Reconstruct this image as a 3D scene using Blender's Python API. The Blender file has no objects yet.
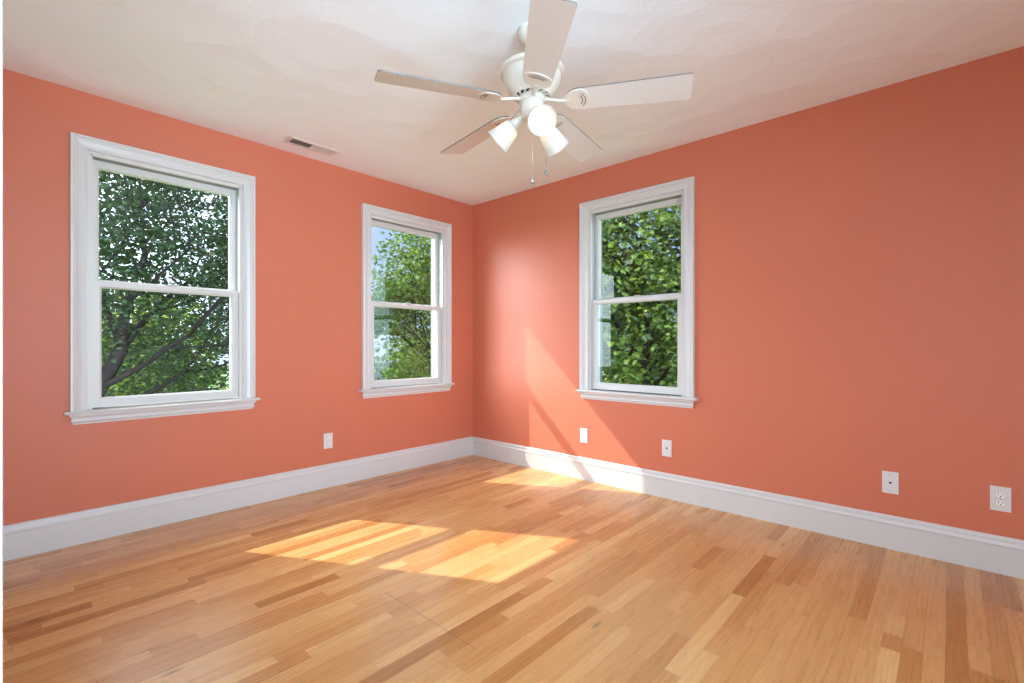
import bpy, bmesh, math, random
from math import pi, sin, cos, radians
from mathutils import Vector, Matrix

# ------------------------------------------------------------------ scene, camera, world, sun
scene = bpy.context.scene
C = bpy.context.scene.collection
scene.view_settings.view_transform = 'Standard'
scene.view_settings.look = 'None'
scene.view_settings.gamma = 1.0
scene.view_settings.use_curve_mapping = False
scene.view_settings.exposure = 0.0
scene.cycles.use_denoising = True
scene.cycles.max_bounces = 14
scene.cycles.diffuse_bounces = 9
scene.cycles.glossy_bounces = 5
scene.cycles.transmission_bounces = 8
scene.cycles.transparent_max_bounces = 24
scene.cycles.sample_clamp_indirect = 12.0
scene.cycles.caustics_reflective = False

CAM = Vector((-3.2009, -3.4590, 1.0674))
cam = bpy.data.cameras.new('camera')
cam_o = bpy.data.objects.new('camera', cam)
C.objects.link(cam_o)
cam.sensor_width = 36.0
cam.lens = 478.1 / 1024 * 36.0
cam.shift_y = 3.9 / 1024
cam.clip_start = 0.02
cam.clip_end = 400
cam_o.location = CAM
cam_o.rotation_euler = (pi / 2, 0, radians(42.488) - pi / 2)
scene.camera = cam_o

SUN_FROM = Vector((-0.55, 1.0, 0.985)).normalized()
sun = bpy.data.lights.new('sun', 'SUN')
sun.energy = 6.5
sun.angle = radians(0.55)
sun.color = (1.0, 0.965, 0.91)
sun_o = bpy.data.objects.new('sun', sun)
C.objects.link(sun_o)
sun_o.rotation_euler = (SUN_FROM).to_track_quat('Z', 'Y').to_euler()

world = bpy.data.worlds.new('sky')
scene.world = world
world.use_nodes = True
wn, wl = world.node_tree.nodes, world.node_tree.links
wn.clear()
w_tc = wn.new('ShaderNodeTexCoord')
w_sep = wn.new('ShaderNodeSeparateXYZ')
wl.new(w_tc.outputs['Generated'], w_sep.inputs[0])
w_ramp = wn.new('ShaderNodeValToRGB')
w_ramp.color_ramp.elements[0].position = 0.0
w_ramp.color_ramp.elements[0].color = (0.50, 0.68, 1.0, 1)
w_ramp.color_ramp.elements[1].position = 0.45
w_ramp.color_ramp.elements[1].color = (0.30, 0.50, 1.0, 1)
wl.new(w_sep.outputs[2], w_ramp.inputs[0])
# bright hazy sky round the sun; the lobes behind the room are added fill light
w_nrm = wn.new('ShaderNodeVectorMath'); w_nrm.operation = 'NORMALIZE'
wl.new(w_tc.outputs['Generated'], w_nrm.inputs[0])
w_bg1 = wn.new('ShaderNodeBackground'); w_bg1.inputs[1].default_value = 0.95
wl.new(w_ramp.outputs[0], w_bg1.inputs[0])
w_last = w_bg1.outputs[0]
for direc, power, strength, tint in (((-0.50, 0.75, 0.60), 6.0, 17.0, (0.96, 1.01, 1.03)),
                                     ((-0.58, 0.80, 0.12), 7.0, 16.0, (0.80, 1.01, 1.24)),
                                     ((-0.02, -1.00, -0.26), 4.0, 14.0, (0.78, 1.04, 1.24)),
                                     ((-0.40, -0.90, 0.15), 5.0, 4.6, (0.78, 1.04, 1.26)),
                                     ((-0.70, -0.70, 0.06), 5.0, 4.0, (0.80, 1.04, 1.24)),
                                     ((-0.74, -0.67, 0.00), 1.0, 0.4, (0.78, 1.03, 1.28))):
    d_ = wn.new('ShaderNodeVectorMath'); d_.operation = 'DOT_PRODUCT'
    wl.new(w_nrm.outputs[0], d_.inputs[0]); d_.inputs[1].default_value = Vector(direc).normalized()
    m_ = wn.new('ShaderNodeMath'); m_.operation = 'MAXIMUM'; m_.inputs[1].default_value = 0.0
    wl.new(d_.outputs['Value'], m_.inputs[0])
    p_ = wn.new('ShaderNodeMath'); p_.operation = 'POWER'; p_.inputs[1].default_value = power
    wl.new(m_.outputs[0], p_.inputs[0])
    k_ = wn.new('ShaderNodeMath'); k_.operation = 'MULTIPLY'; k_.inputs[1].default_value = strength
    wl.new(p_.outputs[0], k_.inputs[0])
    b_ = wn.new('ShaderNodeBackground'); b_.inputs[0].default_value = (*tint, 1)
    wl.new(k_.outputs[0], b_.inputs[1])
    a_ = wn.new('ShaderNodeAddShader'); wl.new(w_last, a_.inputs[0]); wl.new(b_.outputs[0], a_.inputs[1])
    w_last = a_.outputs[0]
w_out = wn.new('ShaderNodeOutputWorld')
wl.new(w_last, w_out.inputs[0])

BULB_POWER = 7.5

# ------------------------------------------------------------------ helpers
def link(o, parent=None):
    C.objects.link(o)
    if parent is not None:
        o.parent = parent
    return o

def empty(name, loc=(0, 0, 0), rz=0.0, parent=None):
    o = bpy.data.objects.new(name, None)
    o.empty_display_size = 0.1
    o.location = loc
    o.rotation_euler = (0, 0, rz)
    return link(o, parent)

def tag(o, label=None, cat=None, group=None, kind=None):
    if label: o['label'] = label
    if cat: o['category'] = cat
    if group: o['group'] = group
    if kind: o['kind'] = kind
    return o

def mesh_obj(name, bm, mats, parent=None, smooth=False, angle=None):
    me = bpy.data.meshes.new(name)
    bmesh.ops.recalc_face_normals(bm, faces=bm.faces[:])
    bm.to_mesh(me); bm.free()
    if not isinstance(mats, (list, tuple)): mats = [mats]
    for m in mats: me.materials.append(m)
    if smooth:
        me.polygons.foreach_set('use_smooth', [True] * len(me.polygons))
        if angle: me.set_sharp_from_angle(angle=radians(angle))
    o = bpy.data.objects.new(name, me)
    return link(o, parent)

def raw_obj(name, verts, faces, mats, parent=None, smooth=False):
    me = bpy.data.meshes.new(name)
    me.from_pydata(verts, [], faces)
    if not isinstance(mats, (list, tuple)): mats = [mats]
    for m in mats: me.materials.append(m)
    if smooth: me.polygons.foreach_set('use_smooth', [True] * len(me.polygons))
    return link(bpy.data.objects.new(name, me), parent)

def box(bm, x0, x1, y0, y1, z0, z1, mat=0, M=None):
    x0, x1 = min(x0, x1), max(x0, x1); y0, y1 = min(y0, y1), max(y0, y1); z0, z1 = min(z0, z1), max(z0, z1)
    co = [(x0,y0,z0),(x1,y0,z0),(x1,y1,z0),(x0,y1,z0),(x0,y0,z1),(x1,y0,z1),(x1,y1,z1),(x0,y1,z1)]
    vs = [bm.verts.new(M @ Vector(c) if M else c) for c in co]
    for f in ((0,3,2,1),(4,5,6,7),(0,1,5,4),(1,2,6,5),(2,3,7,6),(3,0,4,7)):
        fc = bm.faces.new([vs[i] for i in f]); fc.material_index = mat
    return vs

def bevel_all(bm, w, seg=2):
    bmesh.ops.bevel(bm, geom=bm.edges[:], offset=w, segments=seg, affect='EDGES', profile=0.6)

def lathe(bm, prof, n=40, M=None, mat=0, cap0=False, cap1=False):
    rings = []
    for r, z in prof:
        ring = []
        for k in range(n):
            a = 2 * pi * k / n
            v = Vector((r * cos(a), r * sin(a), z))
            ring.append(bm.verts.new(M @ v if M else v))
        rings.append(ring)
    for a, b in zip(rings, rings[1:]):
        for k in range(n):
            f = bm.faces.new((a[k], a[(k + 1) % n], b[(k + 1) % n], b[k])); f.material_index = mat
    if cap0: bm.faces.new(rings[0][::-1]).material_index = mat
    if cap1: bm.faces.new(rings[-1]).material_index = mat

def tube(bm, pts, rads, n=8, mat=0, caps=True):
    pts = [Vector(p) for p in pts]
    rings = []
    ref = Vector((0, 0, 1))
    d0 = (pts[1] - pts[0]).normalized()
    if abs(d0.dot(ref)) > .9: ref = Vector((1, 0, 0))
    u = d0.cross(ref).normalized()
    for i, p in enumerate(pts):
        if i == 0: d = pts[1] - pts[0]
        elif i == len(pts) - 1: d = pts[-1] - pts[-2]
        else: d = pts[i + 1] - pts[i - 1]
        d.normalize()
        u = (u - d * u.dot(d)).normalized(); w = d.cross(u)
        r = rads[i] if isinstance(rads, (list, tuple)) else rads
        rings.append([bm.verts.new(p + (u * cos(2*pi*k/n) + w * sin(2*pi*k/n)) * r) for k in range(n)])
    for a, b in zip(rings, rings[1:]):
        for k in range(n):
            bm.faces.new((a[k], a[(k+1) % n], b[(k+1) % n], b[k])).material_index = mat
    if caps:
        bm.faces.new(rings[0][::-1]).material_index = mat; bm.faces.new(rings[-1]).material_index = mat

def sweep_profile(bm, prof, path_fn, closed_profile=True):
    """prof: list of 2-D points; path_fn(point) -> list of 3-D points, one per station (mitred)."""
    cols = [[bm.verts.new(p) for p in path_fn(q)] for q in prof]
    n = len(prof); m = len(cols[0])
    for i in range(n if closed_profile else n - 1):
        a, b = cols[i], cols[(i + 1) % n]
        for k in range(m - 1):
            bm.faces.new((a[k], a[k+1], b[k+1], b[k]))
    if closed_profile:
        bm.faces.new([c[0] for c in cols]); bm.faces.new([c[-1] for c in cols][::-1])

# ------------------------------------------------------------------ materials
def new_mat(name):
    m = bpy.data.materials.new(name); m.use_nodes = True
    nt = m.node_tree
    return m, nt.nodes, nt.links, nt.nodes['Principled BSDF']

def math_node(n, l, op, a, b=None, c=None):
    nd = n.new('ShaderNodeMath'); nd.operation = op
    for i, v in enumerate((a, b, c)):
        if v is None: continue
        if isinstance(v, (int, float)): nd.inputs[i].default_value = v
        else: l.new(v, nd.inputs[i])
    return nd.outputs[0]

def paint(name, col, rough=0.5, bump=0.0, scale=60.0, var=0.02, spec=0.5):
    m, n, l, b = new_mat(name)
    b.inputs['Roughness'].default_value = rough
    b.inputs['Specular IOR Level'].default_value = spec
    tc = n.new('ShaderNodeTexCoord')
    ns = n.new('ShaderNodeTexNoise'); ns.inputs['Scale'].default_value = 2.2; ns.inputs['Detail'].default_value = 4
    l.new(tc.outputs['Object'], ns.inputs['Vector'])
    mx = n.new('ShaderNodeMix'); mx.data_type = 'RGBA'
    mx.inputs['A'].default_value = (*[c * (1 - var) for c in col], 1)
    mx.inputs['B'].default_value = (*[min(1, c * (1 + var)) for c in col], 1)
    l.new(ns.outputs['Fac'], mx.inputs['Factor']); l.new(mx.outputs['Result'], b.inputs['Base Color'])
    if bump:
        n2 = n.new('ShaderNodeTexNoise'); n2.inputs['Scale'].default_value = scale; n2.inputs['Detail'].default_value = 3
        l.new(tc.outputs['Object'], n2.inputs['Vector'])
        bp = n.new('ShaderNodeBump'); bp.inputs['Strength'].default_value = bump; bp.inputs['Distance'].default_value = 0.002
        l.new(n2.outputs['Fac'], bp.inputs['Height']); l.new(bp.outputs[0], b.inputs['Normal'])
    return m

WALL_COL = (0.60, 0.180, 0.106)
M_wall = paint('coral_wall_paint', WALL_COL, 0.42, 0.12, 150, 0.03, 0.24)
M_trim = paint('white_trim_paint', (0.63, 0.63, 0.62), 0.32, 0.0, 60, 0.01)
M_vinyl = paint('white_window_vinyl', (0.63, 0.625, 0.605), 0.35, 0, 60, 0.01)
M_track_gap_shade = paint('grey_track_and_gap_shade', (0.42, 0.42, 0.41), 0.5, 0, 60, 0.02)
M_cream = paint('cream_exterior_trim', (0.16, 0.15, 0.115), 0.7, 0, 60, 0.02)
M_plate = paint('white_plastic', (0.70, 0.685, 0.665), 0.3, 0, 60, 0.01)
M_receptacle = paint('bright_white_plastic', (0.84, 0.83, 0.81), 0.3, 0, 60, 0.01)
M_slot = paint('dark_slot', (0.02, 0.02, 0.02), 0.6)
M_screw = paint('screw_metal', (0.45, 0.45, 0.44), 0.35)
M_fan = paint('cream_white_fan_enamel', (0.69, 0.655, 0.575), 0.28, 0, 60, 0.01)
M_blade = paint('white_fan_blade', (0.69, 0.68, 0.65), 0.4, 0, 60, 0.01)
M_blade_edge = paint('grey_blade_edge', (0.16, 0.155, 0.15), 0.6)
M_chain = paint('brushed_nickel', (0.50, 0.50, 0.48), 0.3)
M_chain.node_tree.nodes['Principled BSDF'].inputs['Metallic'].default_value = 0.8
M_crystal = paint('grey_pendant', (0.20, 0.20, 0.19), 0.2)
M_bark = paint('tree_bark', (0.014, 0.011, 0.010), 0.95, 0.6, 30, 0.3, 0.05)
M_siding = paint('pale_siding', (0.25, 0.25, 0.24), 0.8)
M_roof = paint('grey_shingle', (0.15, 0.155, 0.17), 0.9, 0.3, 20, 0.1)
M_grass = paint('lawn_grass', (0.10, 0.19, 0.04), 0.9, 0.4, 15, 0.25)
M_wallback = M_wall

def ceiling_mat():
    m, n, l, b = new_mat('swirled_ceiling_plaster')
    b.inputs['Base Color'].default_value = (0.875, 0.94, 0.985, 1)
    b.inputs['Roughness'].default_value = 0.7
    b.inputs['Specular IOR Level'].default_value = 0.25
    tc = n.new('ShaderNodeTexCoord')
    nz = n.new('ShaderNodeTexNoise'); nz.inputs['Scale'].default_value = 2.5; nz.inputs['Detail'].default_value = 2
    l.new(tc.outputs['Object'], nz.inputs['Vector'])
    ad = n.new('ShaderNodeVectorMath'); ad.operation = 'MULTIPLY_ADD'
    l.new(nz.outputs['Color'], ad.inputs[0]); ad.inputs[1].default_value = (.28, .28, 0); l.new(tc.outputs['Object'], ad.inputs[2])
    vo = n.new('ShaderNodeTexVoronoi'); vo.voronoi_dimensions = '2D'; vo.inputs['Scale'].default_value = 4.4
    l.new(ad.outputs[0], vo.inputs['Vector'])
    rings = math_node(n, l, 'SINE', math_node(n, l, 'MULTIPLY', vo.outputs['Distance'], 120.0))
    rings = math_node(n, l, 'MULTIPLY', rings, 0.10)
    n3 = n.new('ShaderNodeTexNoise'); n3.inputs['Scale'].default_value = 45; n3.inputs['Detail'].default_value = 5
    l.new(tc.outputs['Object'], n3.inputs['Vector'])
    h = math_node(n, l, 'ADD', rings, math_node(n, l, 'MULTIPLY', n3.outputs['Fac'], 1.1))
    h = math_node(n, l, 'ADD', h, math_node(n, l, 'MULTIPLY', vo.outputs['Distance'], 7.0))
    bp = n.new('ShaderNodeBump'); bp.inputs['Strength'].default_value = 0.23; bp.inputs['Distance'].default_value = 0.004
    l.new(h, bp.inputs['Height']); l.new(bp.outputs[0], b.inputs['Normal'])
    return m
M_ceiling = ceiling_mat()

def floor_mat():
    m, n, l, b = new_mat('red_oak_strip_floor')
    tc = n.new('ShaderNodeTexCoord')
    sp = n.new('ShaderNodeSeparateXYZ'); l.new(tc.outputs['Object'], sp.inputs[0])
    X, Y = sp.outputs[0], sp.outputs[1]
    yr = math_node(n, l, 'DIVIDE', math_node(n, l, 'ADD', Y, 20.007), 0.0571)
    row = math_node(n, l, 'FLOOR', yr)
    fy = math_node(n, l, 'FRACT', yr)
    wr = n.new('ShaderNodeTexWhiteNoise'); wr.noise_dimensions = '1D'; l.new(row, wr.inputs['W'])
    wr2 = n.new('ShaderNodeTexWhiteNoise'); wr2.noise_dimensions = '1D'
    l.new(math_node(n, l, 'ADD', row, 77.3), wr2.inputs['W'])
    ln = math_node(n, l, 'MULTIPLY_ADD', wr2.outputs['Value'], 1.1, 0.75)
    xr = math_node(n, l, 'DIVIDE', math_node(n, l, 'ADD', X, math_node(n, l, 'MULTIPLY_ADD', wr.outputs['Value'], 9.0, 20.0)), ln)
    # uneven lengths: warp the board coordinate
    col = math_node(n, l, 'FLOOR', xr)
    fx = math_node(n, l, 'FRACT', xr)
    cut = n.new('ShaderNodeTexWhiteNoise'); cut.noise_dimensions = '2D'
    cc = n.new('ShaderNodeCombineXYZ'); l.new(row, cc.inputs[0]); l.new(col, cc.inputs[1]); l.new(cc.outputs[0], cut.inputs['Vector'])
    # second cut inside a board, at a random place
    cpos = math_node(n, l, 'MULTIPLY_ADD', cut.outputs['Value'], 0.8, 0.1)
    side = math_node(n, l, 'GREATER_THAN', fx, cpos)
    bid = n.new('ShaderNodeCombineXYZ'); l.new(row, bid.inputs[0]); l.new(col, bid.inputs[1]); l.new(side, bid.inputs[2])
    wb = n.new('ShaderNodeTexWhiteNoise'); wb.noise_dimensions = '3D'; l.new(bid.outputs[0], wb.inputs['Vector'])
    tone = n.new('ShaderNodeValToRGB'); cr = tone.color_ramp
    stops = [(0.0, (0.42, 0.180, 0.052)), (0.10, (0.52, 0.240, 0.076)), (0.35, (0.60, 0.308, 0.112)),
             (0.65, (0.645, 0.342, 0.130)), (0.88, (0.68, 0.380, 0.152)), (1.0, (0.74, 0.45, 0.180))]
    cr.elements[0].position, cr.elements[0].color = stops[0][0], (*stops[0][1], 1)
    cr.elements[1].position, cr.elements[1].color = stops[-1][0], (*stops[-1][1], 1)
    for p, c in stops[1:-1]:
        e = cr.elements.new(p); e.color = (*c, 1)
    l.new(wb.outputs['Value'], tone.inputs[0])
    # grain: stretched along x, shifted per board
    off = n.new('ShaderNodeVectorMath'); off.operation = 'MULTIPLY'
    l.new(wb.outputs['Color'], off.inputs[0]); off.inputs[1].default_value = (13, 7, 5)
    gv = n.new('ShaderNodeVectorMath'); gv.operation = 'ADD'
    l.new(tc.outputs['Object'], gv.inputs[0]); l.new(off.outputs[0], gv.inputs[1])
    sc = n.new('ShaderNodeVectorMath'); sc.operation = 'MULTIPLY'; l.new(gv.outputs[0], sc.inputs[0]); sc.inputs[1].default_value = (2.4, 75.0, 1.0)
    g1 = n.new('ShaderNodeTexNoise'); g1.inputs['Scale'].default_value = 1.0; g1.inputs['Detail'].default_value = 6; g1.inputs['Roughness'].default_value = 0.65
    g1.inputs['Distortion'].default_value = 0.6
    l.new(sc.outputs[0], g1.inputs['Vector'])
    sc2 = n.new('ShaderNodeVectorMath'); sc2.operation = 'MULTIPLY'; l.new(gv.outputs[0], sc2.inputs[0]); sc2.inputs[1].default_value = (1.6, 17.0, 1.0)
    g2 = n.new('ShaderNodeTexNoise'); g2.inputs['Scale'].default_value = 1.0; g2.inputs['Detail'].default_value = 1.5; g2.inputs['Distortion'].default_value = 0.4
    l.new(sc2.outputs[0], g2.inputs['Vector'])
    rings = math_node(n, l, 'FRACT', math_node(n, l, 'MULTIPLY', g2.outputs['Fac'], 9.0))
    gr = math_node(n, l, 'MULTIPLY_ADD', rings, 0.07, math_node(n, l, 'MULTIPLY_ADD', g1.outputs['Fac'], 0.30, 0.82))
    # seams
    e1 = math_node(n, l, 'LESS_THAN', fy, 0.022)
    xm = math_node(n, l, 'MULTIPLY', fx, ln)
    e2 = math_node(n, l, 'LESS_THAN', xm, 0.0016)
    e3 = math_node(n, l, 'LESS_THAN', math_node(n, l, 'ABSOLUTE', math_node(n, l, 'MULTIPLY', math_node(n, l, 'SUBTRACT', fx, cpos), ln)), 0.0010)
    # an old cut across the boards
    ca = math_node(n, l, 'LESS_THAN', math_node(n, l, 'ABSOLUTE', math_node(n, l, 'ADD', X, 2.047)), 0.0022)
    cb = math_node(n, l, 'LESS_THAN', math_node(n, l, 'ABSOLUTE', math_node(n, l, 'ADD', Y, 1.93)), 0.30)
    seam = math_node(n, l, 'MAXIMUM', math_node(n, l, 'MAXIMUM', e1, e2), math_node(n, l, 'MAXIMUM', e3, math_node(n, l, 'MULTIPLY', ca, cb)))
    dark = math_node(n, l, 'MULTIPLY_ADD', seam, -0.42, 1.0)
    # knots
    vk = n.new('ShaderNodeTexVoronoi'); vk.inputs['Scale'].default_value = 1.0; vk.voronoi_dimensions = '2D'
    sk = n.new('ShaderNodeVectorMath'); sk.operation = 'MULTIPLY'; l.new(gv.outputs[0], sk.inputs[0]); sk.inputs[1].default_value = (0.55, 1.9, 1)
    l.new(sk.outputs[0], vk.inputs['Vector'])
    kn = n.new('ShaderNodeMapRange'); kn.inputs[1].default_value = 0.004; kn.inputs[2].default_value = 0.024
    kn.inputs[3].default_value = 0.45; kn.inputs[4].default_value = 1.0
    l.new(vk.outputs['Distance'], kn.inputs[0])
    f = math_node(n, l, 'MULTIPLY', math_node(n, l, 'MULTIPLY', gr, dark), kn.outputs[0])
    mul = n.new('ShaderNodeVectorMath'); mul.operation = 'SCALE'
    l.new(tone.outputs[0], mul.inputs[0]); l.new(f, mul.inputs['Scale'])
    l.new(mul.outputs[0], b.inputs['Base Color'])
    rg = math_node(n, l, 'MULTIPLY_ADD', g1.outputs['Fac'], 0.16, 0.20)
    l.new(rg, b.inputs['Roughness'])
    b.inputs['Specular IOR Level'].default_value = 0.4
    b.inputs['Coat Weight'].default_value = 0.12
    b.inputs['Coat Roughness'].default_value = 0.18
    hh = math_node(n, l, 'MULTIPLY_ADD', seam, -1.0, math_node(n, l, 'MULTIPLY', g1.outputs['Fac'], 0.25))
    hh = math_node(n, l, 'ADD', hh, math_node(n, l, 'MULTIPLY', wb.outputs['Value'], 0.5))
    bp = n.new('ShaderNodeBump'); bp.inputs['Strength'].default_value = 0.25; bp.inputs['Distance'].default_value = 0.0008
    l.new(hh, bp.inputs['Height']); l.new(bp.outputs[0], b.inputs['Normal'])
    return m
M_floor = floor_mat()

def glass_mat():
    m = bpy.data.materials.new('window_glass'); m.use_nodes = True
    n, l = m.node_tree.nodes, m.node_tree.links; n.clear()
    out = n.new('ShaderNodeOutputMaterial'); mx = n.new('ShaderNodeMixShader')
    tr = n.new('ShaderNodeBsdfTransparent'); tr.inputs[0].default_value = (0.97, 0.98, 0.97, 1)
    gl = n.new('ShaderNodeBsdfGlossy'); gl.inputs['Roughness'].default_value = 0.01
    fr = n.new('ShaderNodeFresnel'); fr.inputs[0].default_value = 1.45
    l.new(fr.outputs[0], mx.inputs[0]); l.new(tr.outputs[0], mx.inputs[1]); l.new(gl.outputs[0], mx.inputs[2])
    l.new(mx.outputs[0], out.inputs[0]); return m
M_glass = glass_mat()

def shade_mat():
    m = bpy.data.materials.new('frosted_shade_glass'); m.use_nodes = True
    n, l = m.node_tree.nodes, m.node_tree.links; n.clear()
    out = n.new('ShaderNodeOutputMaterial')
    a = n.new('ShaderNodeBsdfTranslucent'); a.inputs[0].default_value = (0.80, 0.79, 0.76, 1)
    d = n.new('ShaderNodeBsdfDiffuse'); d.inputs[0].default_value = (0.78, 0.77, 0.74, 1)
    g = n.new('ShaderNodeBsdfGlossy'); g.inputs['Roughness'].default_value = 0.25
    m1 = n.new('ShaderNodeMixShader'); m1.inputs[0].default_value = 0.5
    m2 = n.new('ShaderNodeMixShader'); m2.inputs[0].default_value = 0.05
    l.new(a.outputs[0], m1.inputs[1]); l.new(d.outputs[0], m1.inputs[2])
    l.new(m1.outputs[0], m2.inputs[1]); l.new(g.outputs[0], m2.inputs[2]); l.new(m2.outputs[0], out.inputs[0])
    return m
M_shade = shade_mat()

def bulb_mat():
    m = bpy.data.materials.new('lit_frosted_bulb'); m.use_nodes = True
    n, l = m.node_tree.nodes, m.node_tree.links; n.clear()
    out = n.new('ShaderNodeOutputMaterial'); e = n.new('ShaderNodeEmission')
    e.inputs[0].default_value = (1.0, 0.88, 0.70, 1); e.inputs[1].default_value = BULB_POWER
    l.new(e.outputs[0], out.inputs[0]); return m
M_bulb = bulb_mat()

def leaf_mat(name, c1, c2, trans=0.4):
    m = bpy.data.materials.new(name); m.use_nodes = True
    n, l = m.node_tree.nodes, m.node_tree.links; n.clear()
    out = n.new('ShaderNodeOutputMaterial')
    geo = n.new('ShaderNodeNewGeometry')
    rp = n.new('ShaderNodeValToRGB')
    rp.color_ramp.elements[0].color = (*c1, 1); rp.color_ramp.elements[1].color = (*c2, 1)
    l.new(geo.outputs['Random Per Island'], rp.inputs[0])
    d = n.new('ShaderNodeBsdfDiffuse'); l.new(rp.outputs[0], d.inputs[0])
    hs = n.new('ShaderNodeMix'); hs.data_type = 'RGBA'; hs.blend_type = 'MULTIPLY'; hs.inputs['Factor'].default_value = 1
    l.new(rp.outputs[0], hs.inputs['A']); hs.inputs['B'].default_value = (1.5, 1.35, 0.5, 1)
    t = n.new('ShaderNodeBsdfTranslucent'); l.new(hs.outputs['Result'], t.inputs[0])
    g = n.new('ShaderNodeBsdfGlossy'); g.inputs['Roughness'].default_value = 0.45; g.inputs[0].default_value = (.8, .8, .8, 1)
    m1 = n.new('ShaderNodeMixShader'); m1.inputs[0].default_value = trans * 0.8
    m2 = n.new('ShaderNodeMixShader'); m2.inputs[0].default_value = 0.03
    l.new(d.outputs[0], m1.inputs[1]); l.new(t.outputs[0], m1.inputs[2])
    l.new(m1.outputs[0], m2.inputs[1]); l.new(g.outputs[0], m2.inputs[2]); l.new(m2.outputs[0], out.inputs[0])
    return m
M_leaf_dark = leaf_mat('deep_green_leaves', (0.012, 0.030, 0.009), (0.032, 0.062, 0.016))
M_leaf_fresh = leaf_mat('fresh_green_leaves', (0.026, 0.060, 0.009), (0.120, 0.180, 0.030))
M_leaf_maple = leaf_mat('maple_green_leaves', (0.012, 0.030, 0.005), (0.120, 0.175, 0.022))
M_leaf_bright = leaf_mat('yellow_green_leaves', (0.06, 0.11, 0.010), (0.24, 0.30, 0.04))
M_leaf_ever = leaf_mat('evergreen_needles', (0.012, 0.035, 0.012), (0.03, 0.065, 0.022), 0.15)

# ------------------------------------------------------------------ the room shell
H = 2.44
XB = -3.212            # face of the wall the camera's doorway is in
YN = -4.5             # near side wall, behind the camera's right shoulder
WT = 0.17              # wall thickness
OP = 0.386             # half width of a window opening
OZ0, OZ1 = 0.700, 2.127
W_X = {1: -2.456, 2: -0.745}
W_Y3 = -1.737

def wall_with_holes(name, axis, a0, a1, holes, t0, t1):
    """a wall slab along axis ('x' or 'y') from a0 to a1 with rectangular holes [(h0,h1)] between OZ0 and OZ1."""
    bm = bmesh.new()
    cuts = sorted([a0, a1] + [v for h in holes for v in h])
    zs = [0, OZ0, OZ1, H]
    def solid(i, j):
        if not (0 <= i < len(cuts) - 1 and 0 <= j < 3): return False
        mid = (cuts[i] + cuts[i + 1]) / 2
        return not (j == 1 and any(h[0] < mid < h[1] for h in holes))
    cache = {}
    def V(a, t, z):
        k = (round(a, 5), round(t, 5), round(z, 5))
        if k not in cache:
            cache[k] = bm.verts.new((a, t, z) if axis == 'x' else (t, a, z))
        return cache[k]
    for i in range(len(cuts) - 1):
        for j in range(3):
            if not solid(i, j): continue
            A, B, z0, z1 = cuts[i], cuts[i + 1], zs[j], zs[j + 1]
            for t in (t0, t1):
                bm.faces.new((V(A, t, z0), V(B, t, z0), V(B, t, z1), V(A, t, z1)))
            if not solid(i - 1, j): bm.faces.new((V(A, t0, z0), V(A, t1, z0), V(A, t1, z1), V(A, t0, z1)))
            if not solid(i + 1, j): bm.faces.new((V(B, t0, z0), V(B, t1, z0), V(B, t1, z1), V(B, t0, z1)))
            if not solid(i, j - 1): bm.faces.new((V(A, t0, z0), V(B, t0, z0), V(B, t1, z0), V(A, t1, z0)))
            if not solid(i, j + 1): bm.faces.new((V(A, t0, z1), V(B, t0, z1), V(B, t1, z1), V(A, t1, z1)))
    return tag(mesh_obj(name, bm, M_wall), kind='structure')

wall_with_holes('wall_left', 'x', XB - 0.12, WT, [(x - OP, x + OP) for x in W_X.values()], 0.0, WT)
wall_with_holes('wall_right', 'y', YN - 0.12, 0.0, [(W_Y3 - OP, W_Y3 + OP)], 0.0, WT)

bm = bmesh.new()
box(bm, XB - 0.12, XB, -3.109, 0.0, 0, H)                  # beside the doorway
box(bm, XB - 0.12, XB, YN, -3.92, 0, H)
box(bm, XB - 0.12, XB, -3.92, -3.109, 2.13, H)
tag(mesh_obj('wall_back', bm, M_trim), kind='structure')
bm = bmesh.new(); box(bm, -2.30, 0.0, YN - 0.12, YN, 0, H)  # unseen wall stops short; the gap is added to let fill light in
tag(mesh_obj('wall_near', bm, M_trim), kind='structure')
bm = bmesh.new(); box(bm, XB - 0.12, WT, YN - 0.12, WT, -0.12, 0)
tag(mesh_obj('floor', bm, M_floor), kind='structure')
bm = bmesh.new(); box(bm, XB - 0.3, WT, YN - 0.12, WT, H, H + 0.12)
tag(mesh_obj('ceiling', bm, M_ceiling), kind='structure')

# baseboards with an ogee cap
BB = [(0, 0), (0.016, 0), (0.016, 0.128), (0.0195, 0.131), (0.0195, 0.136), (0.0165, 0.141), (0.013, 0.147),
      (0.0115, 0.154), (0.0125, 0.160), (0.010, 0.167), (0.006, 0.172), (0.0, 0.174)]
bm = bmesh.new()
sweep_profile(bm, BB, lambda q: [(XB, -q[0], q[1]), (-q[0], -q[0], q[1])])
tag(mesh_obj('baseboard_left', bm, M_trim), kind='structure')
bm = bmesh.new()
sweep_profile(bm, BB, lambda q: [(-q[0], -q[0], q[1]), (-q[0], YN, q[1])])
tag(mesh_obj('baseboard_right', bm, M_trim), kind='structure')

# white door casing that grazes the camera's left side
bm = bmesh.new()
box(bm, XB, -3.1965, -3.109 + 0.0, -3.02, 0, 2.13)
bevel_all(bm, 0.002, 2)
box(bm, XB - 0.12, XB + 0.002, -3.125, -3.106, 0, 2.13)
tag(mesh_obj('trim_1', bm, M_trim), kind='structure')

# ------------------------------------------------------------------ windows
CAS = [(0, 0), (0, 0.013), (0.004, 0.016), (0.010, 0.016), (0.014, 0.013), (0.024, 0.0135), (0.034, 0.0165), (0.042, 0.0185), (0.046, 0.0225),
       (0.051, 0.0245), (0.056, 0.022), (0.058, 0.022), (0.0625, 0.027), (0.0705, 0.027), (0.0715, 0.024), (0.0715, 0)]

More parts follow.
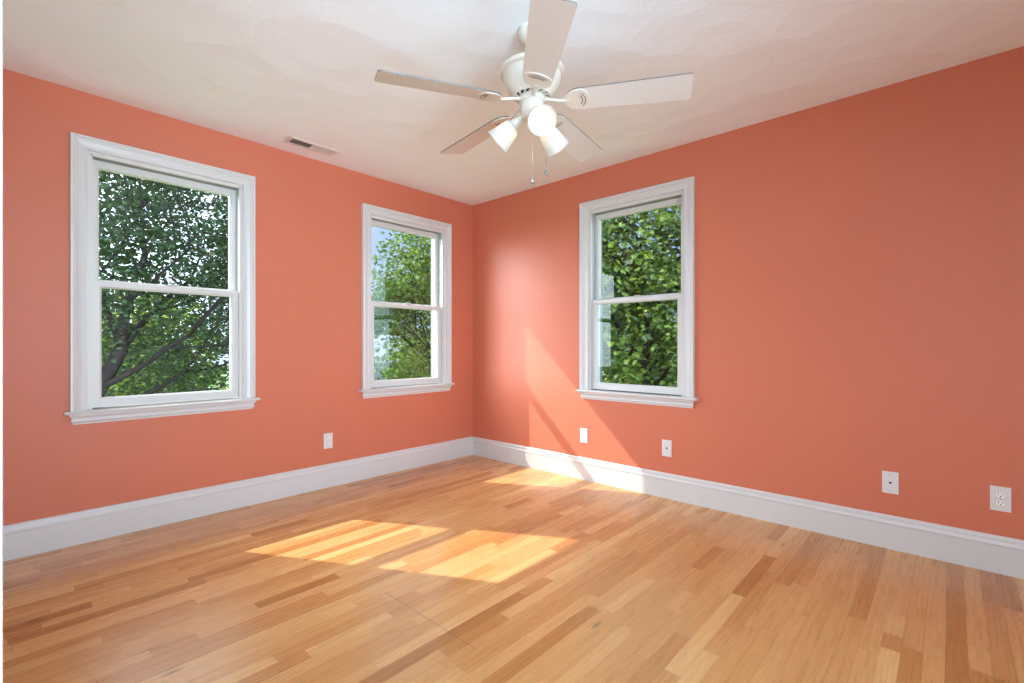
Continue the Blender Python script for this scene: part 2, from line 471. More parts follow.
def frame_bm(x0, x1, z0, z1, wl_, wr_, wb_, wt_, y0, y1, bead=0.0):
    """a rectangular sash frame (local: x across, y outwards, z up) in one mesh, with a sloped bead round the glass."""
    bm = bmesh.new()
    out = [(x0, z0), (x1, z0), (x1, z1), (x0, z1)]
    inn = [(x0 + wl_, z0 + wb_), (x1 - wr_, z0 + wb_), (x1 - wr_, z1 - wt_), (x0 + wl_, z1 - wt_)]
    def off(pts, d): 
        (a, b), (c, _), (_, e), _ = pts
        return [(a + d, b + d), (c - d, b + d), (c - d, e - d), (a + d, e - d)]
    ym = (y0 + y1) / 2
    rings = [(out, y0 + 0.0015), (off(out, 0.0015), y0), (off(inn, -bead - 0.002), y0), (off(inn, -bead), y0 + 0.003), (inn, y0 + 0.010), (inn, y1), (out, y1)]
    R = [[bm.verts.new((p[0], y, p[1])) for p in pts] for pts, y in rings]
    for i in range(len(R)):
        a, b = R[i], R[(i + 1) % len(R)]
        for k in range(4):
            bm.faces.new((a[k], a[(k + 1) % 4], b[(k + 1) % 4], b[k]))
    return bm

def make_window(name, loc, rz, first=None):
    root = empty(name, loc, rz)
    if first is not None:
        def cp(src, par):
            for ch in list(src.children):
                c = ch.copy(); C.objects.link(c); c.parent = par
                cp(ch, c)
        cp(first, root)
        root['kind'] = 'structure'
        return root
    root['kind'] = 'structure'
    g = OP
    # casing, mitred
    bm = bmesh.new()
    zb = 0.716
    sweep_profile(bm, CAS, lambda q: [(-g - q[0], -q[1], zb), (-g - q[0], -q[1], OZ1 + q[0]), (g + q[0], -q[1], OZ1 + q[0]), (g + q[0], -q[1], zb)])
    mesh_obj('casing', bm, M_trim, root)
    # stool (inner sill) with horns and rounded nose
    bm = bmesh.new()
    hw = g + 0.0715
    prof = [(0.02, 0.698), (-0.036, 0.698), (-0.041, 0.701), (-0.0435, 0.707), (-0.041, 0.713), (-0.036, 0.716), (0.02, 0.716)]
    sweep_profile(bm, prof, lambda q: [(-hw - 0.024, min(q[0], -0.0), q[1]), (hw + 0.024, min(q[0], -0.0), q[1])])
    box(bm, -g, g, 0.0, 0.03, 0.698, 0.7155)
    mesh_obj('window_stool', bm, M_trim, root)
    # apron with a cove profile, narrower at its foot
    ap = [(0.0, 0.698), (0.027, 0.698), (0.027, 0.690), (0.022, 0.684), (0.0155, 0.676), (0.015, 0.668), (0.019, 0.664), (0.019, 0.659), (0.010, 0.652), (0.009, 0.643), (0.0, 0.643)]
    bm = bmesh.new()
    sweep_profile(bm, ap, lambda q: [(-hw + 0.018 - q[0] * 0.8, -q[0], q[1]), (hw - 0.018 + q[0] * 0.8, -q[0], q[1])])
    mesh_obj('apron', bm, M_trim, root)
    # jamb liners and head (white box inside the opening)
    bm = bmesh.new()
    t = 0.012
    for s in (-1, 1):
        box(bm, s * (g - t), s * g, 0.0, 0.135, 0.7, OZ1)
        box(bm, s * (g - 0.020), s * (g - t), 0.0, 0.013, 0.716, OZ1 - t)      # inner stop
        box(bm, s * (g - 0.020), s * (g - t), 0.100, 0.135, 0.716, OZ1 - t)    # outer stop
    box(bm, -g + t, g - t, 0.0, 0.135, OZ1 - t, OZ1)
    box(bm, -g + t, g - t, 0.0, 0.013, OZ1 - 0.022, OZ1 - t)
    box(bm, -g + t, g - t, 0.100, 0.135, OZ1 - 0.022, OZ1 - t)
    mesh_obj('jamb', bm, M_vinyl, root)
    bm = bmesh.new()
    for s in (-1, 1):
        box(bm, s * (g - 0.0165), s * (g - t - .0001), 0.0132, 0.0998, 0.73, OZ1 - t - 0.004)
        box(bm, s * (g - 0.0240), s * (g - 0.0165), 0.0555, 0.0615, 0.73, OZ1 - t - 0.004)
    mesh_obj('sash_track', bm, M_track_gap_shade, root)
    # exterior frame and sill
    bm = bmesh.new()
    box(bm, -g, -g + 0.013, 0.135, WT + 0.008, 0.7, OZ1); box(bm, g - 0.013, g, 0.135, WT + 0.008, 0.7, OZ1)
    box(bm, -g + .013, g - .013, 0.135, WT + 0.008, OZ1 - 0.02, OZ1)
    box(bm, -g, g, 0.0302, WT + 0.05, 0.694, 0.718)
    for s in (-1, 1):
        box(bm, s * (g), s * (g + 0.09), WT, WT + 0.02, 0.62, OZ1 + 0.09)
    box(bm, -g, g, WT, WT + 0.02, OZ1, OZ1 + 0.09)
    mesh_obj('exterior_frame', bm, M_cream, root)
    # sashes
    s0 = g - 0.0170
    lo = mesh_obj('lower_sash', frame_bm(-s0, s0, 0.724, 1.424, 0.044, 0.044, 0.052, 0.037, 0.018, 0.052, 0.007), M_vinyl, root)
    up = mesh_obj('upper_sash', frame_bm(-s0, s0, 1.392, OZ1 - 0.022, 0.038, 0.038, 0.046, 0.044, 0.063, 0.097, 0.007), M_vinyl, root)
    for nm, sash, z0, z1, y, w in (('lower', lo, 0.770, 1.393, 0.036, 0.044), ('upper', up, 1.432, OZ1 - 0.060, 0.081, 0.038)):
        bm = bmesh.new()
        bm.faces.new([bm.verts.new(p) for p in ((-s0 + w - .004, y, z0), (s0 - w + .004, y, z0), (s0 - w + .004, y, z1), (-s0 + w - .004, y, z1))])
        mesh_obj('glass_pane', bm, M_glass, sash)
    # sash lock on the meeting rail
    bm = bmesh.new()
    box(bm, -0.032, 0.032, 0.022, 0.050, 1.424, 1.430)
    lathe(bm, [(0.011, 1.430), (0.011, 1.438), (0.007, 1.441)], 16, Matrix.Translation((0, 0.036, 0)), cap1=True)
    box(bm, -0.004, 0.036, 0.024, 0.032, 1.434, 1.440)
    mesh_obj('sash_lock', bm, M_screw, lo)
    # tilt latches
    bm = bmesh.new()
    for s in (-1, 1): box(bm, s * (s0 - 0.012), s * (s0 - 0.050), 0.024, 0.044, 1.4240, 1.4275)
    mesh_obj('tilt_latch', bm, M_vinyl, lo)
    return root

win1 = make_window('window_1', (W_X[1], 0, 0), 0)
win2 = make_window('window_2', (W_X[2], 0, 0), 0, win1)
win3 = make_window('window_3', (0, W_Y3, 0), -pi / 2, win1)

# daylight portals in the windows, doorway and added wall gap (they guide sampling and give off no light)
def portal(loc, rot, sx, sy):
    L = bpy.data.lights.new('portal', 'AREA'); L.shape = 'RECTANGLE'; L.size = sx; L.size_y = sy
    L.cycles.is_portal = True
    o = bpy.data.objects.new('portal', L); o.location = loc; o.rotation_euler = rot; C.objects.link(o)
for x in W_X.values(): portal((x, WT + 0.02, 1.41), (radians(-90), 0, 0), 0.8, 1.45)
portal((WT + 0.02, W_Y3, 1.41), (radians(-90), 0, radians(-90)), 0.8, 1.45)
portal(((XB - 2.3) / 2, YN - 0.13, H / 2), (radians(-90), 0, radians(180)), -XB - 2.3, H)
portal((XB - 0.13, -3.515, 1.065), (radians(-90), 0, radians(90)), 0.81, 2.13)

# ------------------------------------------------------------------ wall plates
def plate_base(bm, w=0.070, h=0.1145, d=0.0055):
    vs = box(bm, -w / 2, w / 2, -d, 0, -h / 2, h / 2)
    es = [e for e in bm.edges if all(abs(v.co.y + d) < 1e-6 for v in e.verts)]
    bmesh.ops.bevel(bm, geom=es, offset=0.003, segments=3, affect='EDGES', profile=0.6)

def duplex_outlet(loc, rz, label, group=None):
    r = empty('electrical_outlet', loc, rz)
    tag(r, label, 'outlet', group)
    bm = bmesh.new(); plate_base(bm); mesh_obj('cover_plate', bm, M_plate, r)
    for s in (-1, 1):
        bm = bmesh.new()
        n = 32; pts = []
        for k in range(n):
            a = 2 * pi * k / n
            x = 0.0172 * cos(a); z = max(-0.0136, min(0.0136, 0.0172 * sin(a)))
            pts.append((x, z))
        f = [bm.verts.new((x, -0.0075, z + s * 0.0195)) for x, z in pts]
        b_ = [bm.verts.new((x, -0.004, z + s * 0.0195)) for x, z in pts]
        bm.faces.new(f)
        for k in range(n): bm.faces.new((f[k], f[(k+1) % n], b_[(k+1) % n], b_[k]))
        g1 = [bm.verts.new((x * 1.09, -0.00562, z * 1.10 + s * 0.0195)) for x, z in pts]
        bm.faces.new(g1).material_index = 1  # grey rim paints in the shadow gap round the receptacle face
        rc = mesh_obj('receptacle', bm, [M_receptacle, M_track_gap_shade], r)
        bm = bmesh.new(); zc = s * 0.0195
        box(bm, -0.0085, -0.0060, -0.0079, -0.0060, zc - 0.001, zc + 0.0085)
        box(bm, 0.0060, 0.0080, -0.0079, -0.0060, zc, zc + 0.0080)
        lathe(bm, [(0.0028, 0), (0.0028, 0.002)], 14, Matrix.Translation((0, -0.0059, zc - 0.0068)) @ Matrix.Rotation(pi / 2, 4, 'X'), cap0=True, cap1=True)
        mesh_obj('slots', bm, M_slot, rc)
    bm = bmesh.new()
    lathe(bm, [(0.0032, 0.0), (0.0032, 0.0012), (0.0020, 0.0018)], 16, Matrix.Translation((0, -0.005, 0)) @ Matrix.Rotation(pi / 2, 4, 'X'), cap1=True)
    mesh_obj('screw', bm, M_screw, r)
    return r

def jack_plate(name, loc, rz, label, coax):
    r = empty(name, loc, rz)
    tag(r, label, 'wall jack')
    bm = bmesh.new(); plate_base(bm); mesh_obj('cover_plate', bm, M_plate, r)
    R = Matrix.Rotation(pi / 2, 4, 'X')
    for s in (-1, 1):
        bm = bmesh.new()
        lathe(bm, [(0.0030, 0.0), (0.0030, 0.0012), (0.0018, 0.0017)], 16, Matrix.Translation((0, -0.005, s * 0.0415)) @ R, cap1=True)
        mesh_obj('screw', bm, M_screw, r)
    bm = bmesh.new()
    if coax:
        lathe(bm, [(0.0075, 0.0), (0.0075, 0.002), (0.0050, 0.002), (0.0048, 0.008), (0.0030, 0.008), (0.0030, 0.003)], 12, Matrix.Translation((0, -0.0045, 0)) @ R, cap1=True)
        mesh_obj('coax_connector', bm, M_crystal, r)
    else:
        pts = [(-0.0060, 0.0040), (0.0060, 0.0040), (0.0060, -0.0030), (0.0028, -0.0030), (0.0028, -0.0062), (-0.0028, -0.0062), (-0.0028, -0.0030), (-0.0060, -0.0030)]
        a = [bm.verts.new((x, -0.0062, z)) for x, z in pts]; b_ = [bm.verts.new((x, -0.003, z)) for x, z in pts]
        bm.faces.new(a)
        for k in range(8): bm.faces.new((a[k], a[(k+1) % 8], b_[(k+1) % 8], b_[k]))
        mesh_obj('phone_socket', bm, M_slot, r)
    return r

OUTZ = 0.348
duplex_outlet((-1.479, 0, OUTZ), 0, 'white duplex outlet on the coral wall between the two windows of that wall')
duplex_outlet((0, -1.306, OUTZ), -pi / 2, 'white duplex outlet in the slanting patch of sunlight near the corner')
jack_plate('cable_jack', (0, -1.998, OUTZ), -pi / 2, 'white wall plate with small round cable connector below the lone window on the long wall', True)
jack_plate('phone_jack', (0, -3.228, OUTZ - 0.002), -pi / 2, 'white wall plate with one small dark phone socket beside the outlet nearest the camera', False)
duplex_outlet((0, -3.634, OUTZ), -pi / 2, 'white duplex outlet nearest the camera, standing past the phone jack plate')

# ------------------------------------------------------------------ ceiling register
def make_register():
    r = empty('ceiling_vent', (-1.706, -0.213, H))
    tag(r, 'white metal air vent with fine louvres, half dark, set in the ceiling near the wall', 'vent')
    x0, x1, y0, y1 = -0.142, 0.146, -0.042, 0.038
    ox, oy = 0.176, 0.068
    bm = bmesh.new()
    rings = [([(-ox, -oy), (ox, -oy), (ox, oy), (-ox, oy)], 0.0), ([(-ox, -oy), (ox, -oy), (ox, oy), (-ox, oy)], -0.002),
             ([(-ox + .012, -oy + .010), (ox - .012, -oy + .010), (ox - .012, oy - .010), (-ox + .012, oy - .010)], -0.006),
             ([(x0, y0), (x1, y0), (x1, y1), (x0, y1)], -0.006), ([(x0, y0), (x1, y0), (x1, y1), (x0, y1)], -0.0005)]
    R = [[bm.verts.new((p[0], p[1], z)) for p in pts] for pts, z in rings]
    for a, b_ in zip(R, R[1:]):
        for k in range(4): bm.faces.new((a[k], a[(k+1) % 4], b_[(k+1) % 4], b_[k]))
    box(bm, -0.003, 0.003, y0, y1, -0.006, -0.0005)
    mesh_obj('frame', bm, M_plate, r)
    bm = bmesh.new(); box(bm, x0, x1, y0, y1, -0.0012, -0.0004); mesh_obj('duct_shadow', bm, M_slot, r).name = 'duct_shade_sheet'  # dark sheet stands in for the shade inside the duct
    for s, tilt in ((-1, -38), (1, 38)):
        bm = bmesh.new()
        a0, a1 = (x0, -0.003) if s < 0 else (0.003, x1)
        k = 17
        for i in range(k):
            xx = a0 + (a1 - a0) * (i + 0.5) / k
            Mx = Matrix.Translation((xx, (y0 + y1) / 2, -0.0038)) @ Matrix.Rotation(radians(tilt), 4, 'Y')
            box(bm, -0.0032, 0.0032, -(y1 - y0) / 2, (y1 - y0) / 2, -0.0004, 0.0004, 0, Mx)
        mesh_obj('louvres', bm, M_plate, r)
    for s in (-1, 1):
        bm = bmesh.new()
        lathe(bm, [(0.004, -0.0058), (0.004, -0.0070), (0.002, -0.0078)], 12, Matrix.Translation((s * 0.158, 0, 0)), cap1=True)
        mesh_obj('screw', bm, M_screw, r)
make_register()

# ------------------------------------------------------------------ ceiling fan
FX, FY = -1.5983, -2.1105
def make_fan():
    root = empty('ceiling_fan', (FX, FY, H))
    tag(root, 'white five-blade ceiling fan with three lit frosted glass shades and pull chains', 'ceiling fan')
    Z = lambda z: z - H
    P = lambda pr: [(r, z - H) for r, z in pr]
    def part(name, pr, mat=M_fan, n=56, parent=root, cap0=False, cap1=False, ang=35):
        bm = bmesh.new(); lathe(bm, P(pr), n, None, 0, cap0, cap1)
        return mesh_obj(name, bm, mat, parent, True, ang)
    part('canopy', [(0.066, 2.44), (0.066, 2.425), (0.063, 2.412), (0.052, 2.397), (0.034, 2.388), (0.020, 2.385)], cap1=True)
    part('downrod', [(0.0125, 2.388), (0.0125, 2.315)], n=20)
    part('motor_housing', [(0.016, 2.335), (0.026, 2.332), (0.030, 2.318), (0.070, 2.305), (0.115, 2.285), (0.1335, 2.272), (0.1400, 2.267), (0.1420, 2.259),
                           (0.1405, 2.251), (0.1340, 2.2475), (0.1270, 2.2465), (0.1265, 2.242), (0.1265, 2.232), (0.1240, 2.214),
                           (0.1160, 2.196), (0.1050, 2.179), (0.0930, 2.167), (0.0850, 2.160), (0.0835, 2.155), (0.080, 2.152), (0.076, 2.153), (0.0745, 2.160), (0.02, 2.160)])
    # vented ring: dark recess behind cream ribs
    bm = bmesh.new()
    lathe(bm, P([(0.0745, 2.158), (0.056, 2.1545), (0.054, 2.150)]), 48, None, 1)
    for k in range(15):
        a = 2 * pi * k / 15
        Mx = Matrix.Rotation(a, 4, 'Z') @ Matrix.Translation((0.065, 0, 2.1525 - H)) @ Matrix.Rotation(radians(38), 4, 'Z')
        box(bm, -0.012, 0.012, -0.0042, 0.0042, -0.002, 0.004, 0, Mx)
    mesh_obj('vent_ring', bm, [M_fan, M_slot], root)
    part('flywheel', [(0.058, 2.152), (0.060, 2.146), (0.060, 2.134), (0.055, 2.128), (0.04, 2.127)])
    part('switch_housing', [(0.050, 2.132), (0.052, 2.120), (0.052, 2.092), (0.049, 2.084), (0.046, 2.080), (0.046, 2.066), (0.040, 2.056), (0.026, 2.050), (0.008, 2.048)], cap1=True)

    # five blades and their irons
    L0, L1 = 0.150, 0.660
    pitch = radians(12.5)
    bz = 2.124 - H
    for k in range(5):
        a = radians(153.93 + 72 * k)
        if k == 0: ref = None
        R = Matrix.Rotation(a, 4, 'Z')
        Pm = R @ Matrix.Translation((0, 0, bz)) @ Matrix.Rotation(radians(1.3), 4, 'Y') @ Matrix.Rotation(-pitch, 4, 'X')
        # outline
        pts = []
        def hw(x): return 0.0625 + (0.0725 - 0.0625) * (x - 0.24) / (L1 - 0.24)
        nseg = 14
        for i in range(nseg + 1):
            t = pi / 2 + pi * i / nseg
            c, s = cos(t), sin(t)
            pts.append((0.212 + (0.212 - L0) * math.copysign(abs(c) ** 0.85, c), 0.0615 * math.copysign(abs(s) ** 0.85, s)))
        tip = [(L1 - 0.010, -hw(L1)), (L1 - 0.003, -hw(L1) + 0.003), (L1, -hw(L1) + 0.010), (L1, hw(L1) - 0.010), (L1 - 0.003, hw(L1) - 0.003), (L1 - 0.010, hw(L1))]
        out = pts + tip
        bm = bmesh.new()
        th = 0.0058
        lo = [bm.verts.new(Pm @ Vector((x, y, 0))) for x, y in out]
        up = [bm.verts.new(Pm @ Vector((x, y, th))) for x, y in out]
        bm.faces.new(lo[::-1]); bm.faces.new(up)
        n = len(out)
        for i in range(n):
            f = bm.faces.new((lo[i], lo[(i+1) % n], up[(i+1) % n], up[i])); f.material_index = 1
        bl = mesh_obj('blade', bm, [M_blade, M_blade_edge], root)
        # blade iron: a rounded plate under the blade root, and a slim neck to the flywheel
        bm = bmesh.new()
        ip = []
        for i in range(nseg + 1):
            t = pi / 2 + pi * i / nseg
            c, s = cos(t), sin(t)
            ip.append((0.211 + (0.211 - L0 + 0.003) * math.copysign(abs(c) ** 0.85, c), 0.0585 * math.copysign(abs(s) ** 0.85, s)))
        for i in range(9):
            t = -pi / 2 + pi * i / 8
            ip.append((0.214 + 0.034 * cos(t), 0.0585 * sin(t)))
        clean = []
        for q in ip:
            if not clean or (Vector(q) - Vector(clean[-1])).length > 1e-4: clean.append(q)
        if (Vector(clean[0]) - Vector(clean[-1])).length < 1e-4: clean.pop()
        a0 = [bm.verts.new(Pm @ Vector((x, y, -0.0045))) for x, y in clean]
        a1 = [bm.verts.new(Pm @ Vector((x, y, -0.0002))) for x, y in clean]
        bm.faces.new(a0[::-1]); bm.faces.new(a1)
        for i in range(len(clean)): bm.faces.new((a0[i], a0[(i+1) % len(clean)], a1[(i+1) % len(clean)], a1[i]))
        # neck
        secs = [(0.046, 0.011, 2.138 - H, 0), (0.080, 0.0085, 2.134 - H, 0), (0.115, 0.0065, 2.126 - H, .3), (0.140, 0.0075, 2.121 - H, .7), (0.165, 0.018, 2.121 - H, 1)]
        prev = None
        for x, w, z, f in secs:
            T = R @ Matrix.Translation((0, 0, z)) @ Matrix.Rotation(-pitch * f, 4, 'X')
            ring = [bm.verts.new(T @ Vector(c)) for c in ((x, -w, -0.002), (x, -w * .5, -0.007), (x, w * .5, -0.007), (x, w, -0.002), (x, w, 0.002), (x, -w, 0.002))]
            if prev:
                for i in range(6): bm.faces.new((prev[i], prev[(i+1) % 6], ring[(i+1) % 6], ring[i]))
            else: bm.faces.new(ring)
            prev = ring
        bm.faces.new(prev[::-1])
        # two raised arcs
        iron = mesh_obj('blade_iron', bm, M_fan, root)
        bm = bmesh.new()
        for rad, cx, span in ((0.046, 0.196, 56), (0.033, 0.194, 52)):
            arc = [Pm @ Vector((cx + rad * 0.80 * cos(radians(t)), rad * sin(radians(t)), -0.0050)) for t in [(-span + 2 * span * i / 12) for i in range(13)]]
            tube(bm, arc, [0.0006] + [0.0019] * 11 + [0.0006], 8)
        mesh_obj('arc_slots', bm, M_blade_edge, iron)

    # three lamp arms with shades
    for k, ad in enumerate((115, 235, 355)):
        R = Matrix.Rotation(radians(ad), 4, 'Z')
        dn = radians(40)
        # local frame of the shade: +z runs outward along the axis
        org = Vector((0.079, 0, 2.046 - H))
        axis = Vector((cos(dn), 0, -sin(dn)))
        Ms = R @ Matrix.Translation(org) @ axis.to_track_quat('Z', 'Y').to_matrix().to_4x4()
        bm = bmesh.new()
        # socket arm
        arm = [R @ Vector((0.030, 0, 2.078 - H)), R @ Vector((0.048, 0, 2.072 - H)), R @ Vector((0.060, 0, 2.063 - H))]
        tube(bm, arm, [0.011, 0.012, 0.014], 16)
        lathe(bm, [(0.012, -0.030), (0.019, -0.026), (0.022, -0.016), (0.0245, 0.004), (0.027, 0.008), (0.0345, 0.012), (0.0355, 0.018), (0.031, 0.018), (0.02, 0.010)], 32, Ms, 0, True)
        hold = mesh_obj('lamp_holder', bm, M_fan, root, True, 35)
        bm = bmesh.new()
        o_ = [(0.0300, 0.006), (0.0345, 0.012), (0.0400, 0.026), (0.0445, 0.044), (0.0490, 0.066), (0.0540, 0.088), (0.0585, 0.102), (0.0610, 0.1065), (0.0610, 0.1095)]
        i_ = [(0.0580, 0.1095), (0.0555, 0.103), (0.0510, 0.088), (0.0460, 0.066), (0.0415, 0.044), (0.0370, 0.026), (0.0315, 0.014), (0.0285, 0.008)]
        lathe(bm, o_ + i_ + [o_[0]], 48, Ms)
        mesh_obj('lamp_shade', bm, M_shade, root, True, 50)
        bm = bmesh.new()
        bp = [(0.0125, 0.010), (0.0135, 0.024)] + [(0.0245 * sin(t), 0.055 - 0.0245 * cos(t)) for t in [radians(d) for d in (42, 60, 78, 95, 112, 130, 147, 163, 175)]]
        lathe(bm, bp, 28, Ms, 0, True, True)
        mesh_obj('light_bulb', bm, M_bulb, root, True)

    # pull chains
    rt = Vector((0.6754, -0.7374, 0)); fw = Vector((0.7374, 0.6754, 0))
    for lat, dep, ztop, zbot, dark in ((0.0, -0.02, 2.052, 1.800, 0), (0.062, 0.0, 2.095, 1.843, 1)):
        c = rt * lat + fw * dep
        bm = bmesh.new()
        if dark:   # leaves the side of the switch housing
            s = rt * 0.050 + fw * 0.0
            tube(bm, [(s.x, s.y, Z(ztop)), (c.x - rt.x * .004, c.y - rt.y * .004, Z(ztop)), (c.x, c.y, Z(ztop - 0.006)), (c.x, c.y, Z(zbot))], 0.0011, 6)
        else:
            tube(bm, [(c.x, c.y, Z(ztop)), (c.x, c.y, Z(zbot))], 0.0012, 6)
            for q in (0.065, ):
                bmesh.ops.create_icosphere(bm, subdivisions=2, radius=0.0040, matrix=Matrix.Translation((c.x, c.y, Z(ztop - q))))
        nb = 34
        for i in range(nb):
            zz = ztop - 0.01 - (ztop - zbot - 0.012) * i / (nb - 1)
            bmesh.ops.create_icosphere(bm, subdivisions=1, radius=0.0018, matrix=Matrix.Translation((c.x, c.y, Z(zz))))
        ch = mesh_obj('pull_chain', bm, M_chain, root, True)
        bm = bmesh.new()
        T = Matrix.Translation((c.x, c.y, Z(zbot)))
        if dark:
            lathe(bm, [(0.002, 0.004), (0.0045, 0.0), (0.0045, -0.008)], 14, T, 1, True)
            lathe(bm, [(0.0045, -0.008), (0.0075, -0.014), (0.0078, -0.024), (0.004, -0.030)], 14, T, 0, False, True)
        else:
            lathe(bm, [(0.0020, 0.008), (0.0035, -0.002), (0.0060, -0.011), (0.0105, -0.019), (0.0110, -0.024), (0.0075, -0.029), (0.002, -0.031)], 18, T, 1, True, True)
        mesh_obj('chain_pendant', bm, [M_crystal, M_chain], ch, True)
make_fan()

# ------------------------------------------------------------------ outdoors
GZ = -3.3
gx = bmesh.new()
vs = [gx.verts.new(p) for p in ((-60, 0.4, GZ), (90, 0.4, GZ), (90, 110, GZ), (-60, 110, GZ))]
gx.faces.new(vs)
v2 = [gx.verts.new(p) for p in ((0.4, -60, GZ), (90, -60, GZ), (90, 0.4, GZ), (0.4, 0.4, GZ))]
gx.faces.new(v2)
tag(mesh_obj('ground', gx, M_grass), kind='structure')

LEAF = [(0.0, -0.42), (0.20, -0.30), (0.46, -0.26), (0.36, -0.05), (0.52, 0.18), (0.24, 0.17), (0.20, 0.34), (0.0, 0.58),
        (-0.20, 0.34), (-0.24, 0.17), (-0.52, 0.18), (-0.36, -0.05), (-0.46, -0.26), (-0.20, -0.30)]

def leaf_cloud(name, clumps, size, mat, parent, rng, droop=0.25):
    """clumps: (centre, radius, number). One mesh of folded, lobed leaves."""
    verts, faces = [], []
    for c, rad, num in clumps:
        for _ in range(num):
            while True:
                p = Vector((rng.uniform(-1, 1), rng.uniform(-1, 1), rng.uniform(-1, 1)))
                if p.length < 1: break
            p = Vector((p.x * rad, p.y * rad, p.z * rad * 0.6)) + c
            s = size * rng.uniform(0.65, 1.2)
            nrm = Vector((rng.gauss(0, .6), rng.gauss(0, .6), 0.75)).normalized()
            u = nrm.cross(Vector((rng.gauss(0, 1), rng.gauss(0, 1), rng.gauss(0, .3)))).normalized()
            v = nrm.cross(u)
            b0 = len(verts)
            verts.append(tuple(p + nrm * s * 0.05))
            for x, y in LEAF:
                verts.append(tuple(p + u * x * s + v * y * s - nrm * (abs(x) * 0.35 + max(0, y) * droop) * s))
            n = len(LEAF)
            faces.append([b0 + 1 + i for i in range(0, 8)] + [b0])
            faces.append([b0 + 1 + i for i in range(7, n)] + [b0 + 1, b0])
    return raw_obj(name, verts, faces, mat, parent)

def grow(bm, p, d, r, length, depth, rng, tips, spread=0.6, lift=0.12, keep=None):
    pts, rads = [p.copy()], [r]
    n = 4
    for i in range(n):
        d = (d + Vector((rng.gauss(0, .13), rng.gauss(0, .13), rng.gauss(0, .08) + lift * 0.3))).normalized()
        p = p + d * length / n
        pts.append(p.copy()); rads.append(r * (1 - 0.42 * (i + 1) / n))
    tube(bm, pts, rads, 8 if depth > 2 else 5, caps=False)
    if depth <= 2: tips += [(q, depth) for q in pts[1:]]
    if depth == 0: return
    k = 3 if depth > 1 else 3
    for i in range(k):
        a = rng.uniform(0, 2 * pi) if depth < 3 else 2 * pi * (i + rng.uniform(-.2, .2)) / k
        side = d.cross(Vector((cos(a), sin(a), 0.3))).normalized()
        nd = (d * (1 - spread * .55) + side * spread + Vector((0, 0, lift))).normalized()
        start = pts[-1] if i < 2 else pts[rng.choice((2, 3))]
        grow(bm, start.copy(), nd, rads[-1] * (0.85 if i == 0 else 0.68), length * rng.uniform(0.66, 0.86), depth - 1, rng, tips, spread, lift, keep)

def tree(name, loc, label, cat, trunk_dir, r, trunk_len, branch_len, seed, leaf, size, per, crown, n_clump, depth=4, clump=0.40, group=None, spread=0.6, lift=0.12):
    """crown: (centre, radii) of the leafy ellipsoid in world space; clumps gather near the twigs and fill the crown."""
    rng = random.Random(seed)
    root = empty(name, loc)
    tag(root, label, cat, group)
    L = Vector(loc)
    bm = bmesh.new(); tips = []
    d = Vector(trunk_dir).normalized()
    pts = [Vector((0, 0, -0.1))]; rads = [r * 1.25]
    n = 6
    for i in range(n):
        f = (i + 1) / n
        dd = (Vector((0, 0, 1)) * (1 - f) + d * f).normalized()
        pts.append(pts[-1] + dd * trunk_len / n); rads.append(r * (1 - .3 * f))
    tube(bm, pts, rads, 12, caps=False)
    for i in range(6):
        a = 2 * pi * i / 5 + rng.uniform(-.3, .3)
        st = pts[-1] if i < 3 else pts[-2] if i < 5 else pts[-3]
        nd = (d * 0.75 + Vector((cos(a), sin(a), 0.15)) * (0.75 if i < 3 else 1.0)).normalized()
        if i == 0: nd = (d + Vector((rng.gauss(0, .1), rng.gauss(0, .1), .2))).normalized()
        grow(bm, st.copy(), nd, rads[-1] * (0.8 if i == 0 else 0.55), branch_len * rng.uniform(.85, 1.15), depth - 1, rng, tips, spread, lift)
    mesh_obj('trunk', bm, M_bark, root, True)
    cc, cr = Vector(crown[0]) - L, Vector(crown[1])
    def inside(q, k=1.0):
        v = q - cc
        return (v.x / cr.x) ** 2 + (v.y / cr.y) ** 2 + (v.z / cr.z) ** 2 < k
    cl = []
    for q, dep in tips:
        if inside(q, 1.25) and rng.random() < (0.9 if dep == 0 else 0.4):
            cl.append((q, clump * rng.uniform(.7, 1.2), per))
    while len(cl) < n_clump:
        q = cc + Vector((rng.uniform(-1, 1) * cr.x, rng.uniform(-1, 1) * cr.y, rng.uniform(-1, 1) * cr.z))
        if inside(q): cl.append((q, clump * rng.uniform(.6, 1.3), per))
    leaf_cloud('foliage', cl, size, leaf, root, rng)

def shrubby(name, loc, label, seed, leaf, size, crown, n_clump, per, clump, group=None):
    tree(name, loc, label, 'tree', (0, 0, 1), 0.14, max(1.0, crown[0][2] - loc[2] - crown[1][2] * .5), crown[1][2] * .45, seed, leaf, size, per, crown, n_clump, 3, clump, group)

tree('maple_tree', (-2.75, 7.2, GZ), 'deep green tree with a dark leaning trunk filling the larger left window', 'tree',
     (0.42, 0.1, 0.9), 0.15, 4.6, 1.75, 11, M_leaf_dark, 0.085, 15, ((-0.9, 8.7, 2.9), (3.3, 2.0, 3.3)), 2700)
tree('maple_tree', (4.6, 6.2, GZ), 'light green tree whose leafy boughs reach across the narrow far window', 'tree',
     (-0.1, 0.0, 1), 0.13, 4.0, 1.25, 5, M_leaf_fresh, 0.105, 14, ((4.95, 6.3, 1.5), (1.95, 1.6, 3.8)), 1500)
tree('maple_tree', (6.0, 1.1, GZ), 'dense sunlit maple close outside the single window of the long wall', 'tree',
     (0.0, 0.05, 1), 0.17, 4.0, 1.6, 23, M_leaf_maple, 0.125, 15, ((6.1, 1.1, 1.8), (2.0, 2.9, 3.4)), 1500)
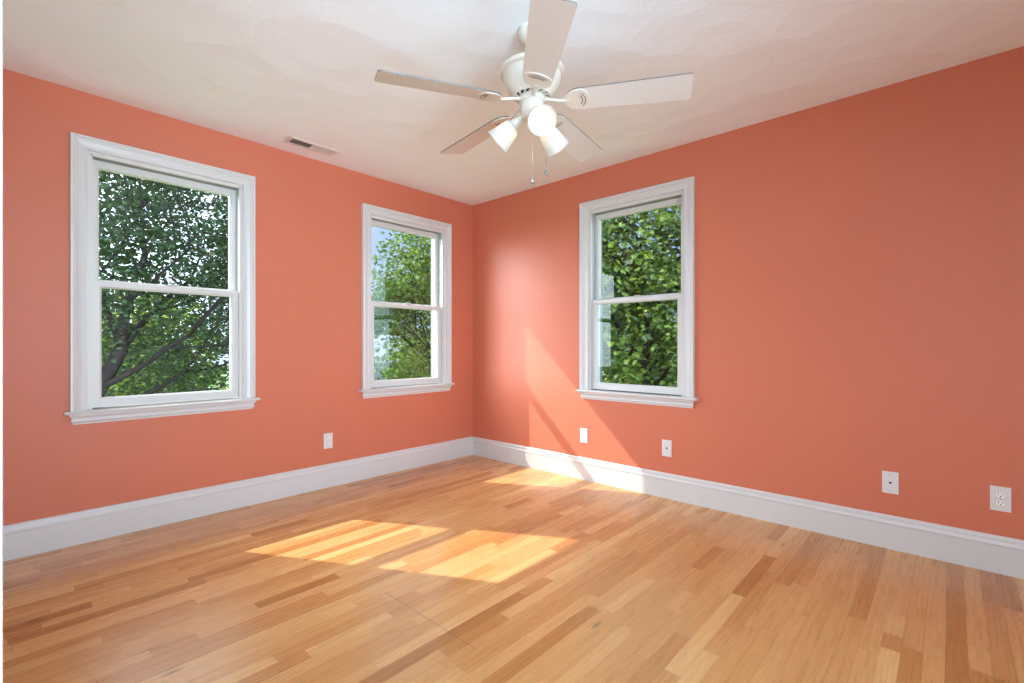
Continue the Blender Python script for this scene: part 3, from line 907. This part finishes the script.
# farther greenery
bgs = [(-6.6, 22, 2.9, 2.6, 3.8), (1.2, 22, 3.1, 2.8, 3.9), (8.6, 23, 2.9, 2.6, 2.4)]
for i, (x, y, rx, ry, rz) in enumerate(bgs):
    shrubby('broadleaf_tree', (x, y, GZ), 'bright yellow-green tree far behind the nearer foliage', 40 + i, M_leaf_bright, 0.26, ((x, y, -0.4), (rx, ry, rz)), 620, 15, 0.8, 'distant trees behind the house')
shrubby('evergreen_tree', (20.5, 33, GZ), 'round dark evergreen rising behind the grey roof', 61, M_leaf_ever, 0.22, ((20.5, 33, 1.5), (2.3, 2.3, 3.4)), 380, 14, 0.6)
shrubby('broadleaf_tree', (14.9, 20.5, GZ), 'low pale green tree beside the neighbour house roof', 77, M_leaf_fresh, 0.24, ((14.9, 20.5, -0.9), (2.6, 2.4, 3.0)), 480, 14, 0.6)
for i, (x, y) in enumerate([(13.5, 5.2), (13.0, -1.0)]):
    shrubby('broadleaf_tree', (x, y, GZ), 'shaded green tree standing behind the close maple', 70 + i, M_leaf_maple, 0.26, ((x, y, 1.2), (2.6, 2.8, 4.2)), 330, 13, 0.75, 'trees behind the close maple')

# neighbour's house with a grey gable roof
def house():
    r = empty('neighbour_house', (16.4, 27.5, GZ), radians(-20))
    tag(r, 'neighbour house with a plain grey roof seen low through the narrow window', 'house')
    hx, hy, hz, rz = 4.0, 3.0, 3.3, 1.7
    bm = bmesh.new(); box(bm, -hx, hx, -hy, hy, 0, hz)
    for s in (-1, 1):
        bm.faces.new([bm.verts.new(p) for p in ((s * hx, -hy, hz), (s * hx, hy, hz), (s * hx, 0, hz + rz))])
    mesh_obj('wall', bm, M_siding, r)
    bm = bmesh.new()
    for s in (-1, 1):
        a = [(-hx - .3, s * (hy + .35), hz - .2), (hx + .3, s * (hy + .35), hz - .2), (hx + .3, 0, hz + rz), (-hx - .3, 0, hz + rz)]
        lo = [bm.verts.new(p) for p in a]; up = [bm.verts.new((p[0], p[1], p[2] + .14)) for p in a]
        bm.faces.new(lo); bm.faces.new(up)
        for i in range(4): bm.faces.new((lo[i], lo[(i+1) % 4], up[(i+1) % 4], up[i]))
    mesh_obj('roof', bm, M_roof, r)
    for k, x in enumerate((-2.2, 0, 2.2)):
        bm = bmesh.new(); box(bm, x - .45, x + .45, -hy - .04, -hy, 1.1, 2.5)
        w = mesh_obj('window', bm, M_trim, r)
        bm = bmesh.new(); box(bm, x - .37, x + .37, -hy - .05, -hy - .04, 1.18, 2.42)
        mesh_obj('pane', bm, M_crystal, w)
house()
